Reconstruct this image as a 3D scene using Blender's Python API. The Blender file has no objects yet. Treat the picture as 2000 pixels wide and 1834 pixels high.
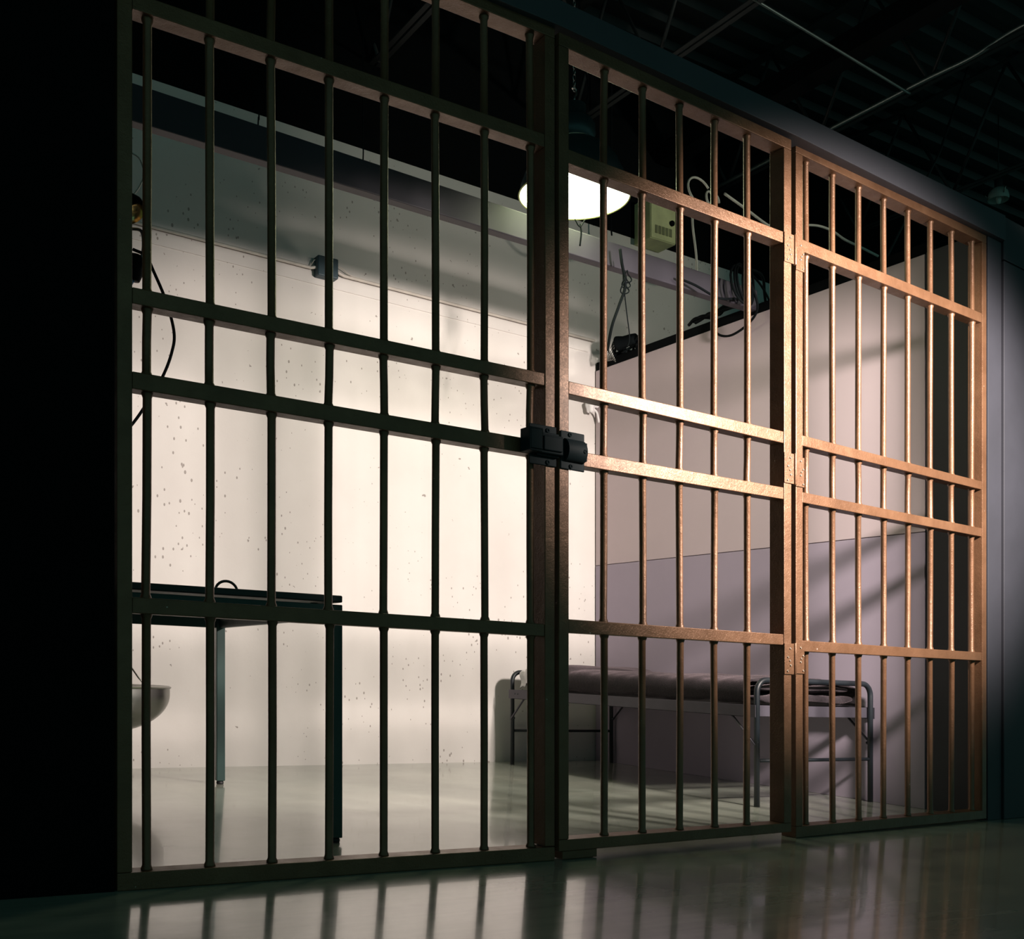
# A holding cell seen through three barred panels, in a dark warehouse.
# Heights below are measured from the slab.  The slab (and everything built level
# with it) falls a little over two degrees to the right; all uprights are plumb.
import bpy, math, random
from mathutils import Vector, Matrix

C = bpy.context.scene.collection
S = bpy.context.scene
FX, FY = -0.03269, 0.01879


def G(x, y):
    """height of the sloping slab at a place"""
    return FX * x + FY * y


# ------------------------------------------------------------------ materials
def nodes(name):
    m = bpy.data.materials.new(name)
    m.use_nodes = True
    nt = m.node_tree
    b = nt.nodes['Principled BSDF']
    return m, nt, b


def setp(b, **k):
    names = dict(col='Base Color', rough='Roughness', metal='Metallic', ior='IOR', coat='Coat Weight',
                 coatr='Coat Roughness', sheen='Sheen Weight', sheenr='Sheen Roughness', spec='Specular IOR Level',
                 emit='Emission Color', emits='Emission Strength', trans='Transmission Weight', alpha='Alpha',
                 sheent='Sheen Tint')
    for a, v in k.items():
        inp = b.inputs.get(names[a])
        if inp is None:
            continue
        if isinstance(v, tuple) and len(v) == 3:
            v = (*v, 1)
        inp.default_value = v


def coords(nt, kind='Object', scale=(1, 1, 1)):
    tc = nt.nodes.new('ShaderNodeTexCoord')
    mp = nt.nodes.new('ShaderNodeMapping')
    mp.inputs['Scale'].default_value = scale
    nt.links.new(tc.outputs[kind], mp.inputs['Vector'])
    return mp.outputs['Vector']


def noise(nt, vec, scale, detail=4, rough=.55, dist=0):
    n = nt.nodes.new('ShaderNodeTexNoise')
    n.inputs['Scale'].default_value = scale
    n.inputs['Detail'].default_value = detail
    n.inputs['Roughness'].default_value = rough
    n.inputs['Distortion'].default_value = dist
    nt.links.new(vec, n.inputs['Vector'])
    return n.outputs['Fac']


def ramp(nt, fac, stops):
    r = nt.nodes.new('ShaderNodeValToRGB')
    el = r.color_ramp.elements
    while len(el) < len(stops):
        el.new(.5)
    for e, (p, c) in zip(el, stops):
        e.position = p
        e.color = (*c, 1) if isinstance(c, tuple) else (c, c, c, 1)
    nt.links.new(fac, r.inputs['Fac'])
    return r.outputs['Color']


def mix(nt, fac, a, b, mode='MIX'):
    m = nt.nodes.new('ShaderNodeMix')
    m.data_type = 'RGBA'
    m.blend_type = mode
    for sock, v in ((m.inputs[0], fac), (m.inputs[6], a), (m.inputs[7], b)):
        if hasattr(v, 'node'):
            nt.links.new(v, sock)
        elif isinstance(v, tuple):
            sock.default_value = (*v, 1)
        else:
            sock.default_value = v
    return m.outputs[2]


def math_(nt, op, a, b=0.0):
    m = nt.nodes.new('ShaderNodeMath')
    m.operation = op
    for i, v in enumerate((a, b)):
        if hasattr(v, 'node'):
            nt.links.new(v, m.inputs[i])
        else:
            m.inputs[i].default_value = v
    return m.outputs[0]


def bump(nt, b, h, strength=.3, dist=.01, chain=None):
    n = nt.nodes.new('ShaderNodeBump')
    n.inputs['Strength'].default_value = strength
    n.inputs['Distance'].default_value = dist
    nt.links.new(h, n.inputs['Height'])
    if chain is not None:
        nt.links.new(chain, n.inputs['Normal'])
    nt.links.new(n.outputs['Normal'], b.inputs['Normal'])
    return n.outputs['Normal']


def simple(name, col, rough=.5, metal=0.0, var=.15, nscale=8, bmp=0.0, bscale=60, **k):
    m, nt, b = nodes(name)
    v = coords(nt)
    n = noise(nt, v, nscale)
    lo = tuple(c * (1 - var) for c in col)
    hi = tuple(min(1, c * (1 + var)) for c in col)
    nt.links.new(ramp(nt, n, [(.3, lo), (.7, hi)]), b.inputs['Base Color'])
    setp(b, rough=rough, metal=metal, **k)
    if bmp:
        bump(nt, b, noise(nt, v, bscale), bmp, .002)
    return m


def mat_gate():
    m, nt, b = nodes('bronze_enamel')
    v = coords(nt)
    n = noise(nt, v, 6, 5, .6)
    col = ramp(nt, n, [(.3, (.110, .053, .026)), (.55, (.148, .074, .038)), (.75, (.180, .095, .050))])
    sc = coords(nt, 'Object', (1, 1, 1))
    chips = ramp(nt, noise(nt, sc, 38, 3, .7), [(.735, 0.0), (.75, 1.0)])
    col = mix(nt, chips, col, (.40, .32, .27))
    nt.links.new(col, b.inputs['Base Color'])
    setp(b, metal=.40, rough=.42, spec=.4, coat=.12, coatr=.32)
    r = ramp(nt, noise(nt, v, 25, 4), [(.3, .36), (.7, .50)])
    nt.links.new(r, b.inputs['Roughness'])
    h = math_(nt, 'ADD', noise(nt, v, 130, 4, .6, 1.2), math_(nt, 'MULTIPLY', noise(nt, v, 22, 3), 1.5))
    bump(nt, b, h, .45, .0025)
    return m


def mat_whitewall():
    m, nt, b = nodes('painted_concrete_white')
    v = coords(nt)
    base = ramp(nt, noise(nt, v, 1.6, 5), [(.3, (.60, .57, .54)), (.7, (.67, .645, .615))])
    # small pits and scratches of the old cast concrete
    vo = nt.nodes.new('ShaderNodeTexVoronoi')
    vo.inputs['Scale'].default_value = 11
    vo.inputs['Randomness'].default_value = 1
    nn = nt.nodes.new('ShaderNodeTexNoise')
    nn.inputs['Scale'].default_value = 45
    nt.links.new(v, nn.inputs['Vector'])
    dv = mix(nt, .035, v, nn.outputs['Color'])
    nt.links.new(dv, vo.inputs['Vector'])
    sz = ramp(nt, noise(nt, v, 5, 3), [(.40, .0), (.70, .115)])
    pit = math_(nt, 'LESS_THAN', vo.outputs['Distance'], sz)
    vo2 = nt.nodes.new('ShaderNodeTexVoronoi')
    vo2.inputs['Scale'].default_value = 34
    nt.links.new(coords(nt, 'Object', (1, 1, .6)), vo2.inputs['Vector'])
    sz2 = ramp(nt, noise(nt, v, 2.3, 3), [(.40, .0), (.72, .21)])
    pit2 = math_(nt, 'LESS_THAN', vo2.outputs['Distance'], sz2)
    p = math_(nt, 'MAXIMUM', pit, pit2)
    col = mix(nt, math_(nt, 'MULTIPLY', p, .78), base, (.20, .17, .15))
    nt.links.new(col, b.inputs['Base Color'])
    setp(b, rough=.62)
    h = math_(nt, 'SUBTRACT', math_(nt, 'MULTIPLY', noise(nt, v, 9, 8, .65), .8), p)
    bump(nt, b, h, .25, .006)
    return m


def mat_floor():
    m, nt, b = nodes('polished_concrete')
    v = coords(nt)
    n = noise(nt, v, 1.1, 7, .62, .6)
    col = ramp(nt, n, [(.28, (.18, .225, .185)), (.5, (.26, .30, .245)), (.72, (.35, .37, .30))])
    st = noise(nt, coords(nt, 'Object', (1.2, 9, 1)), 2.2, 5)
    col = mix(nt, .35, col, ramp(nt, st, [(.3, (.16, .17, .14)), (.7, (.40, .39, .33))]))
    specks = ramp(nt, noise(nt, coords(nt, 'Object', (1, 3.5, 1)), 24, 3, .75), [(.76, 0.0), (.78, 1.0)])
    col = mix(nt, math_(nt, 'MULTIPLY', specks, .5), col, (.08, .075, .06))
    nt.links.new(col, b.inputs['Base Color'])
    r = ramp(nt, noise(nt, v, 2.6, 6, .6), [(.3, .12), (.7, .22)])
    nt.links.new(r, b.inputs['Roughness'])
    setp(b, ior=1.7, coat=.4, coatr=.05)
    bump(nt, b, noise(nt, v, 3.5, 3), .035, .02)
    return m


def mat_blanket():
    m, nt, b = nodes('wool_blanket')
    v = coords(nt)
    n = noise(nt, v, 90, 4, .7)
    col = ramp(nt, n, [(.3, (.006, .0045, .006)), (.7, (.024, .016, .021))])
    nt.links.new(col, b.inputs['Base Color'])
    setp(b, rough=.95, sheen=.26, sheenr=.3, sheent=(.75, .58, .64))
    bump(nt, b, noise(nt, v, 220, 3, .7), .7, .004)
    return m


def emissive(name, col, s):
    m, nt, b = nodes(name)
    setp(b, col=(.9, .9, .88), emit=col, emits=s, rough=.4)
    return m


M = {}
M['gate'] = mat_gate()
M['wall_white'] = mat_whitewall()
M['floor'] = mat_floor()
M['blanket'] = mat_blanket()
M['pink'] = simple('mauve_panel_paint', (.49, .41, .425), .7, var=.03, nscale=2, bmp=.05, bscale=300)
M['purple'] = simple('grey_violet_panel_paint', (.33, .285, .35), .7, var=.04, nscale=2, bmp=.05, bscale=300)
M['navy'] = simple('dark_navy_wall_paint', (.024, .025, .033), .62, var=.15, nscale=3, bmp=.12, bscale=120)
M['black'] = simple('matt_black_paint', (.002, .003, .0035), .9, var=.2, spec=.08)
M['deck'] = simple('dark_painted_roof_steel', (.007, .010, .011), .6, var=.2)
M['roofpipe'] = simple('dull_grey_conduit', (.20, .24, .23), .35, metal=.8)
M['header'] = simple('grey_navy_header_paint', (.042, .042, .052), .6, var=.12, nscale=4, bmp=.15, bscale=90)
M['beam'] = simple('violet_grey_beam_paint', (.026, .023, .034), .6, var=.12, nscale=4)
M['lock'] = simple('blued_lock_steel', (.012, .020, .023), .6, metal=0, bmp=.1, spec=.15)
M['screw'] = simple('worn_screw_steel', (.35, .28, .22), .35, metal=.8)
M['cot'] = simple('navy_tube_enamel', (.008, .012, .016), .45, var=.2)
M['rail'] = simple('grey_angle_iron', (.065, .06, .076), .5, metal=.3, var=.1)
M['sheet'] = simple('white_sheet', (.80, .78, .78), .8, var=.03, bmp=.2)
M['ticking'] = simple('dark_mattress_cloth', (.05, .04, .05), .9)
M['table'] = simple('dark_green_steel', (.020, .050, .045), .42, metal=.2, var=.15)
M['tabletop'] = simple('black_table_laminate', (.012, .018, .018), .5, var=.2)
M['rubber'] = simple('black_rubber', (.006, .006, .007), .6)
M['steel'] = simple('stainless_steel', (.30, .30, .28), .30, metal=1.0, var=.06)
M['cable'] = simple('black_cable', (.004, .006, .007), .7, spec=.06)
M['whitecable'] = simple('white_flex', (.62, .60, .52), .4)
M['conduit'] = simple('painted_conduit', (.66, .61, .55), .5)
M['jbox'] = simple('blue_black_box', (.018, .045, .060), .5)
M['tag'] = simple('pale_tag', (.65, .6, .52), .6)
M['epanel'] = simple('olive_cream_panel_paint', (.60, .62, .32), .5)
M['epanel_dark'] = simple('olive_vent_paint', (.19, .20, .10), .5)
M['shade'] = simple('dark_teal_reflector_shell', (.030, .055, .060), .35, metal=.4)
M['rim'] = simple('olive_reflector_rim', (.30, .34, .12), .35, metal=.5)
M['inner'] = simple('white_reflector_inside', (.85, .85, .8), .4)
M['bulb'] = emissive('lit_lamp_lens', (.90, 1.0, .60), 15.0)
M['gold'] = simple('brass_reflector', (.75, .55, .25), .2, metal=1)
M['blue'] = simple('blue_plastic', (.01, .11, .22), .4)
M['glass'] = simple('dusty_glass', (.35, .42, .38), .2)


# ------------------------------------------------------------------ mesh builder
class MB:
    """collects shapes given in slab-relative coordinates (x, y, height)"""

    def __init__(self):
        self.v = []
        self.f = []
        self.s = []

    def add(self, vs, fs, smooth=False):
        o = len(self.v)
        self.v += [tuple(p) for p in vs]
        self.f += [tuple(i + o for i in f) for f in fs]
        self.s += [smooth] * len(fs)
        return self

    def hexa(self, p):
        """eight corners: bottom ring then top ring"""
        return self.add(p, [(3, 2, 1, 0), (4, 5, 6, 7), (0, 1, 5, 4), (1, 2, 6, 5), (2, 3, 7, 6), (3, 0, 4, 7)])

    def box(self, x0, x1, y0, y1, z0, z1):
        return self.hexa([(x0, y0, z0), (x1, y0, z0), (x1, y1, z0), (x0, y1, z0),
                          (x0, y0, z1), (x1, y0, z1), (x1, y1, z1), (x0, y1, z1)])

    def tube(self, pts, r, n=12, cap=True, closed=False):
        pts = [Vector(p) for p in pts]
        rs = r if isinstance(r, (list, tuple)) else [r] * len(pts)
        rings = []
        up = None
        for i, p in enumerate(pts):
            if closed:
                t = pts[(i + 1) % len(pts)] - pts[i - 1]
            elif i == 0:
                t = pts[1] - p
            elif i == len(pts) - 1:
                t = p - pts[-2]
            else:
                t = pts[i + 1] - pts[i - 1]
            if t.length < 1e-9:
                t = Vector((0, 0, 1))
            t.normalize()
            if up is None:
                up = Vector((0, 0, 1)) if abs(t.z) < .9 else Vector((1, 0, 0))
            a = up - t * up.dot(t)
            if a.length < 1e-6:
                a = t.orthogonal()
            a.normalize()
            b = t.cross(a)
            up = a
            rings.append([p + (a * math.cos(2 * math.pi * k / n) + b * math.sin(2 * math.pi * k / n)) * rs[i]
                          for k in range(n)])
        vs = [q for ring in rings for q in ring]
        fs = []
        m = len(pts)
        for i in range(m if closed else m - 1):
            j = (i + 1) % m
            for k in range(n):
                k2 = (k + 1) % n
                fs.append((i * n + k, i * n + k2, j * n + k2, j * n + k))
        self.add(vs, fs, True)
        if cap and not closed:
            o = len(self.v) - len(vs)
            self.f.append(tuple(o + k for k in reversed(range(n))))
            self.f.append(tuple(o + (m - 1) * n + k for k in range(n)))
            self.s += [False, False]
        return self

    def lathe(self, prof, c=(0, 0, 0), n=48, axis=None, cap=False):
        """prof: (radius, height) pairs, turned about the upright through c, or about axis"""
        c = Vector(c)
        if axis is None:
            a, b, t = Vector((1, 0, 0)), Vector((0, 1, 0)), Vector((0, 0, 1))
        else:
            t = Vector(axis).normalized()
            a = t.orthogonal().normalized()
            b = t.cross(a)
        vs = [c + (a * math.cos(2 * math.pi * k / n) + b * math.sin(2 * math.pi * k / n)) * r + t * h
              for r, h in prof for k in range(n)]
        fs = []
        for i in range(len(prof) - 1):
            for k in range(n):
                k2 = (k + 1) % n
                fs.append((i * n + k, i * n + k2, (i + 1) * n + k2, (i + 1) * n + k))
        self.add(vs, fs, True)
        if cap:
            o = len(self.v) - len(vs)
            self.f.append(tuple(o + k for k in reversed(range(n))))
            self.f.append(tuple(o + (len(prof) - 1) * n + k for k in range(n)))
            self.s += [False, False]
        return self

    def grid(self, fn, nu, nv, smooth=True):
        vs = [fn(i / nu, j / nv) for j in range(nv + 1) for i in range(nu + 1)]
        fs = [(j * (nu + 1) + i, j * (nu + 1) + i + 1, (j + 1) * (nu + 1) + i + 1, (j + 1) * (nu + 1) + i)
              for j in range(nv) for i in range(nu)]
        return self.add(vs, fs, smooth)

    def build(self, name, mat, parent=None, at=None, bevel=0, seg=2):
        """ONE mesh object; at = slab-relative origin when it stands on its own"""
        if parent is not None:
            org = world_of(parent)
        elif at is not None:
            org = Vector((at[0], at[1], at[2] + G(at[0], at[1])))
        else:
            org = Vector((0, 0, 0))
        me = bpy.data.meshes.new(name)
        me.from_pydata([(x - org.x, y - org.y, z + G(x, y) - org.z) for x, y, z in self.v], [], self.f)
        me.validate()
        for p, s in zip(me.polygons, self.s):
            p.use_smooth = s
        me.materials.append(M[mat] if isinstance(mat, str) else mat)
        o = bpy.data.objects.new(name, me)
        C.objects.link(o)
        if parent is not None:
            o.parent = parent
        else:
            o.location = org
        if bevel:
            b = o.modifiers.new('bevel', 'BEVEL')
            b.width = bevel
            b.segments = seg
            b.limit_method = 'ANGLE'
            b.angle_limit = math.radians(50)
        return o


def world_of(o):
    p = Vector((0, 0, 0))
    while o is not None:
        p += o.location
        o = o.parent
    return p


def thing(name, label, cat, at, group=None):
    o = bpy.data.objects.new(name, None)
    C.objects.link(o)
    o.empty_display_size = .1
    o.location = (at[0], at[1], at[2] + G(at[0], at[1]))
    o['label'] = label
    o['category'] = cat
    if group:
        o['group'] = group
    return o


def tag(o, label, cat, group=None, kind=None):
    o['label'] = label
    o['category'] = cat
    if group:
        o['group'] = group
    if kind:
        o['kind'] = kind
    return o


def struct(o, label=None):
    o['kind'] = 'structure'
    if label:
        o['label'] = label
    return o


def smooth_path(pts, n=8):
    """Catmull-Rom through the points"""
    P = [Vector(p) for p in pts]
    P = [P[0] * 2 - P[1]] + P + [P[-1] * 2 - P[-2]]
    out = []
    for i in range(1, len(P) - 2):
        a, b, c, d = P[i - 1:i + 3]
        for k in range(n):
            t = k / n
            out.append(.5 * ((2 * b) + (c - a) * t + (2 * a - 5 * b + 4 * c - d) * t * t + (3 * b - a - 3 * c + d) * t ** 3))
    out.append(P[-2])
    return out


# ------------------------------------------------------------------ the setting
# floor slab
b = MB()
b.box(-4, 22, -4.5, 9, -.12, 0)
fl = struct(b.build('floor', 'floor'), 'polished grey green concrete slab running from the hall into the cell')

# white concrete back wall and the black painted wall above it
WB = lambda x: 2.8625 + (x - 4.2583) * .0386


def slab_y(name, mat, pts, h0, h1, th, bevel=0):
    """upright slab whose front face follows pts [(x,y)...]; th is added towards +y"""
    b = MB()
    n = len(pts)
    vs = []
    for (x, y) in pts:
        vs += [(x, y, h0 if not callable(h0) else h0(x)), (x, y + th, h0 if not callable(h0) else h0(x)),
               (x, y + th, h1 if not callable(h1) else h1(x)), (x, y, h1 if not callable(h1) else h1(x))]
    fs = []
    for i in range(n - 1):
        a, c = i * 4, (i + 1) * 4
        for k in range(4):
            k2 = (k + 1) % 4
            fs.append((a + k, a + k2, c + k2, c + k))
    fs += [(3, 2, 1, 0), tuple((n - 1) * 4 + k for k in range(4))]
    b.add(vs, fs)
    return b.build(name, mat, bevel=bevel)


struct(slab_y('wall_back', 'wall_white', [(.2, WB(.2)), (22, WB(22))], 0, 3.415, .2),
       'white painted cast concrete wall with small pits behind the cell')
struct(slab_y('wall_back_upper', 'black', [(.2, WB(.2) - .004), (22, WB(22) - .004)], 3.415, 4.75, .2),
       'black painted upper part of the back wall')
# shallow cast step under the conduit on the back wall
b = MB()
b.hexa([(1.0, WB(1.0) - .006, 2.60), (4.2, WB(4.2) - .006, 2.595), (4.2, WB(4.2) + .01, 2.595), (1.0, WB(1.0) + .01, 2.60),
        (1.0, WB(1.0) - .006, 2.665), (4.2, WB(4.2) - .006, 2.66), (4.2, WB(4.2) + .01, 2.66), (1.0, WB(1.0) + .01, 2.665)])
struct(b.build('trim_1', 'wall_white'), 'low raised band along the white wall under the conduit')

# cell left wall (edge hidden behind the left post)
b = MB()
b.box(.42, .50, .07, 2.72, 0, 2.5)
struct(b.build('wall_left', 'navy'), 'dark painted left side wall of the cell')

# right partition of four by eight boards: mauve above, grey violet below
b = MB()
b.box(4.262, 4.32, .515, 2.852, 1.243, 2.483)
struct(b.build('wall_right', 'pink', bevel=.0015), 'mauve painted upper boards of the cell partition')
b = MB()
b.box(4.2615, 4.32, .515, 2.852, 0, 1.2395)
struct(b.build('wall_right_lower', 'purple', bevel=.0015), 'grey violet painted lower boards of the cell partition')
b = MB()
b.box(4.266, 4.34, .513, 2.85, 2.484, 2.535)
struct(b.build('trim_2', 'black'), 'black top plate of the mauve partition')
b = MB()
b.box(4.268, 4.33, .215, .512, 0, 2.49)
struct(b.build('wall_right_return', 'navy'), 'dark navy end board of the partition beside the right barred panel')

# outside front walls
b = MB()
b.box(-3.2, .582, .002, .10, 0, 2.53)
struct(b.build('wall_front_left', 'black'), 'black front wall left of the barred panels')
b = MB()
b.hexa([(4.2, .178, 0), (4.31, .188, 0), (4.31, .268, 0), (4.2, .262, 0),
        (4.2, .178, 2.437), (4.31, .188, 2.437), (4.31, .268, 2.437), (4.2, .262, 2.437)])
struct(b.build('trim_3', 'navy', bevel=.002), 'dark navy door jamb board right of the barred panels')
b = MB()
b.hexa([(4.313, .178, 0), (6.6, .40, 0), (6.6, .50, 0), (4.313, .27, 0),
        (4.313, .178, 2.36), (6.6, .40, 2.36), (6.6, .50, 2.36), (4.313, .27, 2.36)])
struct(b.build('wall_front_right', 'navy', bevel=.003), 'dark navy front wall right of the barred panels')
b = MB()
b.hexa([(4.313, .179, 2.366), (6.6, .401, 2.366), (6.6, .50, 2.366), (4.313, .27, 2.366),
        (4.313, .179, 2.548), (6.6, .401, 2.548), (6.6, .50, 2.548), (4.313, .27, 2.548)])
struct(b.build('trim_4', 'navy', bevel=.003), 'dark navy top board of the right front wall')
# header board above the panels
hp = [(-3.2, -.006), (1.85, -.020), (2.90, .036), (4.308, .168)]
hb = lambda x: 2.443 if x < 1.8 else (2.425 if x < 2.95 else 2.4395)
ht = lambda x: 2.53 if x < 0 else (2.50 if x < 2 else (2.508 if x < 3 else 2.545))
struct(slab_y('trim_5', 'header', hp, hb, ht, .09, bevel=.002), 'long dark grey header board above the barred panels')

# steel roof deck with ribs running left to right
b = MB()
ys = []
y = -4.5
while y < 9:
    ys += [(y, 4.62), (y + .075, 4.62), (y + .10, 4.66), (y + .175, 4.66), (y + .20, 4.62)]
    y += .20
vs = []
for (yy, z) in ys:
    vs += [(-4, yy, z), (22, yy, z)]
b.add(vs, [(2 * i, 2 * i + 2, 2 * i + 3, 2 * i + 1) for i in range(len(ys) - 1)])
o = len(vs)
b.add([(-4, -4.5, 4.70), (22, -4.5, 4.70), (22, 9, 4.70), (-4, 9, 4.70)], [(0, 1, 2, 3)])
struct(b.build('ceiling', 'deck'), 'dark ribbed steel roof deck')


# ------------------------------------------------------------------ barred panels
class Gate:
    def __init__(s, name, label, p0, p1, h0=0.0):
        s.p0, s.p1 = Vector(p0), Vector(p1)
        d = s.p1 - s.p0
        s.len = d.length
        s.d = d.normalized()
        s.n = Vector((-s.d.y, s.d.x))
        s.root = thing(name, label, 'gate', (p0[0], p0[1], h0))

    def P(s, a, dep, h):
        q = s.p0 + s.d * a + s.n * dep
        return (q.x, q.y, h)

    def box(s, mb, a0, a1, d0, d1, b0, t0, b1=None, t1=None):
        b1 = b0 if b1 is None else b1
        t1 = t0 if t1 is None else t1
        return mb.hexa([s.P(a0, d0, b0), s.P(a1, d0, b1), s.P(a1, d1, b1), s.P(a0, d1, b0),
                        s.P(a0, d0, t0), s.P(a1, d0, t1), s.P(a1, d1, t1), s.P(a0, d1, t0)])

    def sx(s, x):
        return (x - s.p0.x) / s.d.x

    def make(s, post_w, rails, bars, r, seed, top, bot):
        rnd = random.Random(seed)
        w0, w1 = post_w
        # bottom and top rails run the full width, the posts stand between them
        for (a0, a1) in ((0, w0), (s.len - w1, s.len)):
            mb = MB()
            s.box(mb, a0, a1, 0, .062, bot[1] + .0005, top[0] - .0005)
            mb.build('post', 'gate', s.root, bevel=.0022)
        hs = []
        for (b0, t0, b1, t1) in [(bot[0], bot[1], bot[2], bot[3])]:
            mb = MB()
            s.box(mb, 0, s.len, 0, .062, b0, t0, b1, t1)
            mb.build('rail', 'gate', s.root, bevel=.0022)
        mb = MB()
        s.box(mb, 0, s.len, 0, .062, top[0], top[1])
        mb.build('rail', 'gate', s.root, bevel=.0022)
        for (b0, t0, b1, t1) in rails:
            mb = MB()
            s.box(mb, w0 + .0005, s.len - w1 - .0005, .002, .052, b0, t0, b1, t1)
            mb.build('rail', 'gate', s.root, bevel=.002)
        lev = [(bot[0], bot[1], bot[2], bot[3])] + sorted(rails) + [(top[0], top[1], top[0], top[1])]
        for x in bars:
            a = s.sx(x)
            f = a / s.len
            a += rnd.uniform(-.0015, .0015)
            pts, rs = [], []
            spans = [(l[0] * (1 - f) + l[2] * f, l[1] * (1 - f) + l[3] * f) for l in lev]
            for i in range(len(spans) - 1):
                z0, z1 = spans[i][1], spans[i + 1][0]
                o0, o1 = rnd.uniform(-.0022, .0022), rnd.uniform(-.0022, .0022)
                if rnd.random() < .2:
                    o1 += rnd.uniform(-.003, .003)
                e = rnd.uniform(.0, .003)
                for (z, off, rr) in ((z0 - .002, o0, r + .0035), (z0 + .004, o0, r + .0022 + e * .4),
                                     (z0 + .011, o0, r), ((z0 + z1) / 2, (o0 + o1) / 2 + rnd.uniform(-.001, .001), r),
                                     (z1 - .011, o1, r), (z1 - .004, o1, r + .0022 + e * .4), (z1 + .002, o1, r + .0035)):
                    pts.append(s.P(a + off, .028, z))
                    rs.append(rr)
            mb = MB()
            mb.tube(pts, rs, 16)
            mb.build('bar', 'gate', s.root)


L = Gate('barred_panel', 'left barred panel, widest and darkest, with eight bars and half the lock',
         (.5879, 0), (1.8432, 0))
L.make((.0350, .0352), [(.6500, .6880, .6520, .6882), (1.1765, 1.2170, 1.1745, 1.2176), (1.3765, 1.4146, 1.3790, 1.4155),
                        (2.0676, 2.1060, 2.0713, 2.1090)],
       [.664, .8171, .9769, 1.1359, 1.2977, 1.4577, 1.6175, 1.7744], .0108, 3, (2.397, 2.4345), (.0005, .0420, .0005, .0400))
Mg = Gate('barred_door', 'middle barred door on three hinges, raised off the floor, with five bars',
          (1.8520, -.0085), (2.8852, .0500), 0)
Mg.make((.0370, .0385), [(.6670, .7063, .6725, .7090), (1.1620, 1.2040, 1.1720, 1.2125), (1.3670, 1.4050, 1.3640, 1.4045),
                         (2.0445, 2.0850, 2.0505, 2.0890)],
        [2.0497, 2.2091, 2.3727, 2.5334, 2.6898], .0112, 5, (2.3785, 2.4150), (.0266, .0608, .0299, .0616))
R = Gate('barred_panel', 'right barred panel, most brightly lit, with eight bars next to the navy wall',
         (2.9470, .0850), (4.1930, .1794))
kx = .99
R.make((.0385, .0330), [(.6560, .6945, .6650, .6990), (1.1810, 1.2178, 1.1795, 1.2145), (1.3810, 1.4180, 1.3750, 1.4090),
                        (2.0665, 2.1090, 2.0680, 2.1070)],
       [3.0681 * kx, 3.2244 * kx, 3.3833 * kx, 3.5447 * kx, 3.7048 * kx, 3.8614 * kx, 4.0203 * .9885, 4.1764 * .988],
       .0108, 9, (2.4035, 2.4370), (.0005, .0400, .0080, .0430))

# foot block under the free end of the door
mb = MB()
Mg.box(mb, .016, .150, .004, .050, .002, .0262)
mb.build('foot', 'gate', Mg.root, bevel=.002)


def screw(gt, parent, a, h, r=.0045, d=-.006):
    mb = MB()
    c = gt.P(a, d, h)
    mb.lathe([(0.0001, -.0005), (r * .45, .0), (r * .5, .0016), (r * .85, .002), (r, .0006), (r, -.002)], c, 14, axis=(-gt.n.x, -gt.n.y, 0))
    return mb.build('screw', 'screw', parent)


# three butt hinges: one leaf on the door, one leaf on the right panel
for hi, (hz, hh) in enumerate(((2.037, .100), (1.281, .104), (.626, .106))):
    mb = MB()
    Mg.box(mb, Mg.len - .041, Mg.len + .008, -.004, -.0004, hz - hh / 2, hz + hh / 2)
    mb.tube([Mg.P(Mg.len + .014, -.004, hz - hh / 2 - .002), Mg.P(Mg.len + .014, -.004, hz + hh / 2 + .002)], .006, 12)
    hg = mb.build('hinge', 'gate', Mg.root, bevel=.0008)
    for k, (da, dz) in enumerate(((-.012, .036), (-.024, .006), (-.014, -.006), (-.010, -.022), (-.026, -.042))):
        screw(Mg, hg, Mg.len + da, hz + dz, .0036, -.005)
    mb = MB()
    R.box(mb, -.004, .042, -.004, -.0004, hz - hh / 2 - .002 + .006, hz + hh / 2 + .006 - .002)
    hg = mb.build('hinge', 'gate', R.root, bevel=.0008)
    for k, (da, dz) in enumerate(((.020, .038), (.034, .010), (.024, .000), (.020, -.012), (.034, -.042))):
        screw(R, hg, da, hz + .004 + dz, .0036, -.005)

# lock: the bolt half on the left panel, the keeper half on the door
mb = MB()
sL = L.sx
L.box(mb, sL(1.748), sL(1.8445), -.006, -.0003, 1.146, 1.262)
pl = mb.build('lock_plate', 'lock', L.root, bevel=.002)
mb = MB()
L.box(mb, sL(1.765), sL(1.852), -.030, -.006, 1.176, 1.232)
L.box(mb, sL(1.765), sL(1.846), -.018, -.006, 1.170, 1.240)
mb.build('lock_case', 'lock', pl, bevel=.004, seg=3)
mb = MB()
L.box(mb, sL(1.779), sL(1.846), -.036, -.030, 1.184, 1.226)
mb.build('bolt_cover', 'lock', pl, bevel=.004, seg=3)
mb = MB()
L.box(mb, sL(1.722), sL(1.764), -.052, -.048, 1.180, 1.238)
L.box(mb, sL(1.722), sL(1.764), -.048, -.004, 1.174, 1.181)
L.box(mb, sL(1.760), sL(1.764), -.052, -.004, 1.181, 1.238)
L.box(mb, sL(1.722), sL(1.764), -.052, -.004, 1.234, 1.240)
L.box(mb, sL(1.718), sL(1.722), -.052, -.004, 1.174, 1.240)
mb.build('bolt_handle', 'lock', pl, bevel=.0015)
for x, h in ((1.812, 1.248), (1.812, 1.156)):
    o = screw(L, pl, sL(x), h, .007, -.008)
    o.data.materials[0] = M['lock']
mb = MB()
sM = Mg.sx
Mg.box(mb, sM(1.853), sM(1.944), -.006, -.0003, 1.143, 1.255)
pm = mb.build('lock_plate', 'lock', Mg.root, bevel=.003)
mb = MB()
prof = []
for k in range(13):
    a = math.pi * k / 12
    prof.append((math.cos(a) * .034, math.sin(a) * .026))
n = len(prof)
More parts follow.
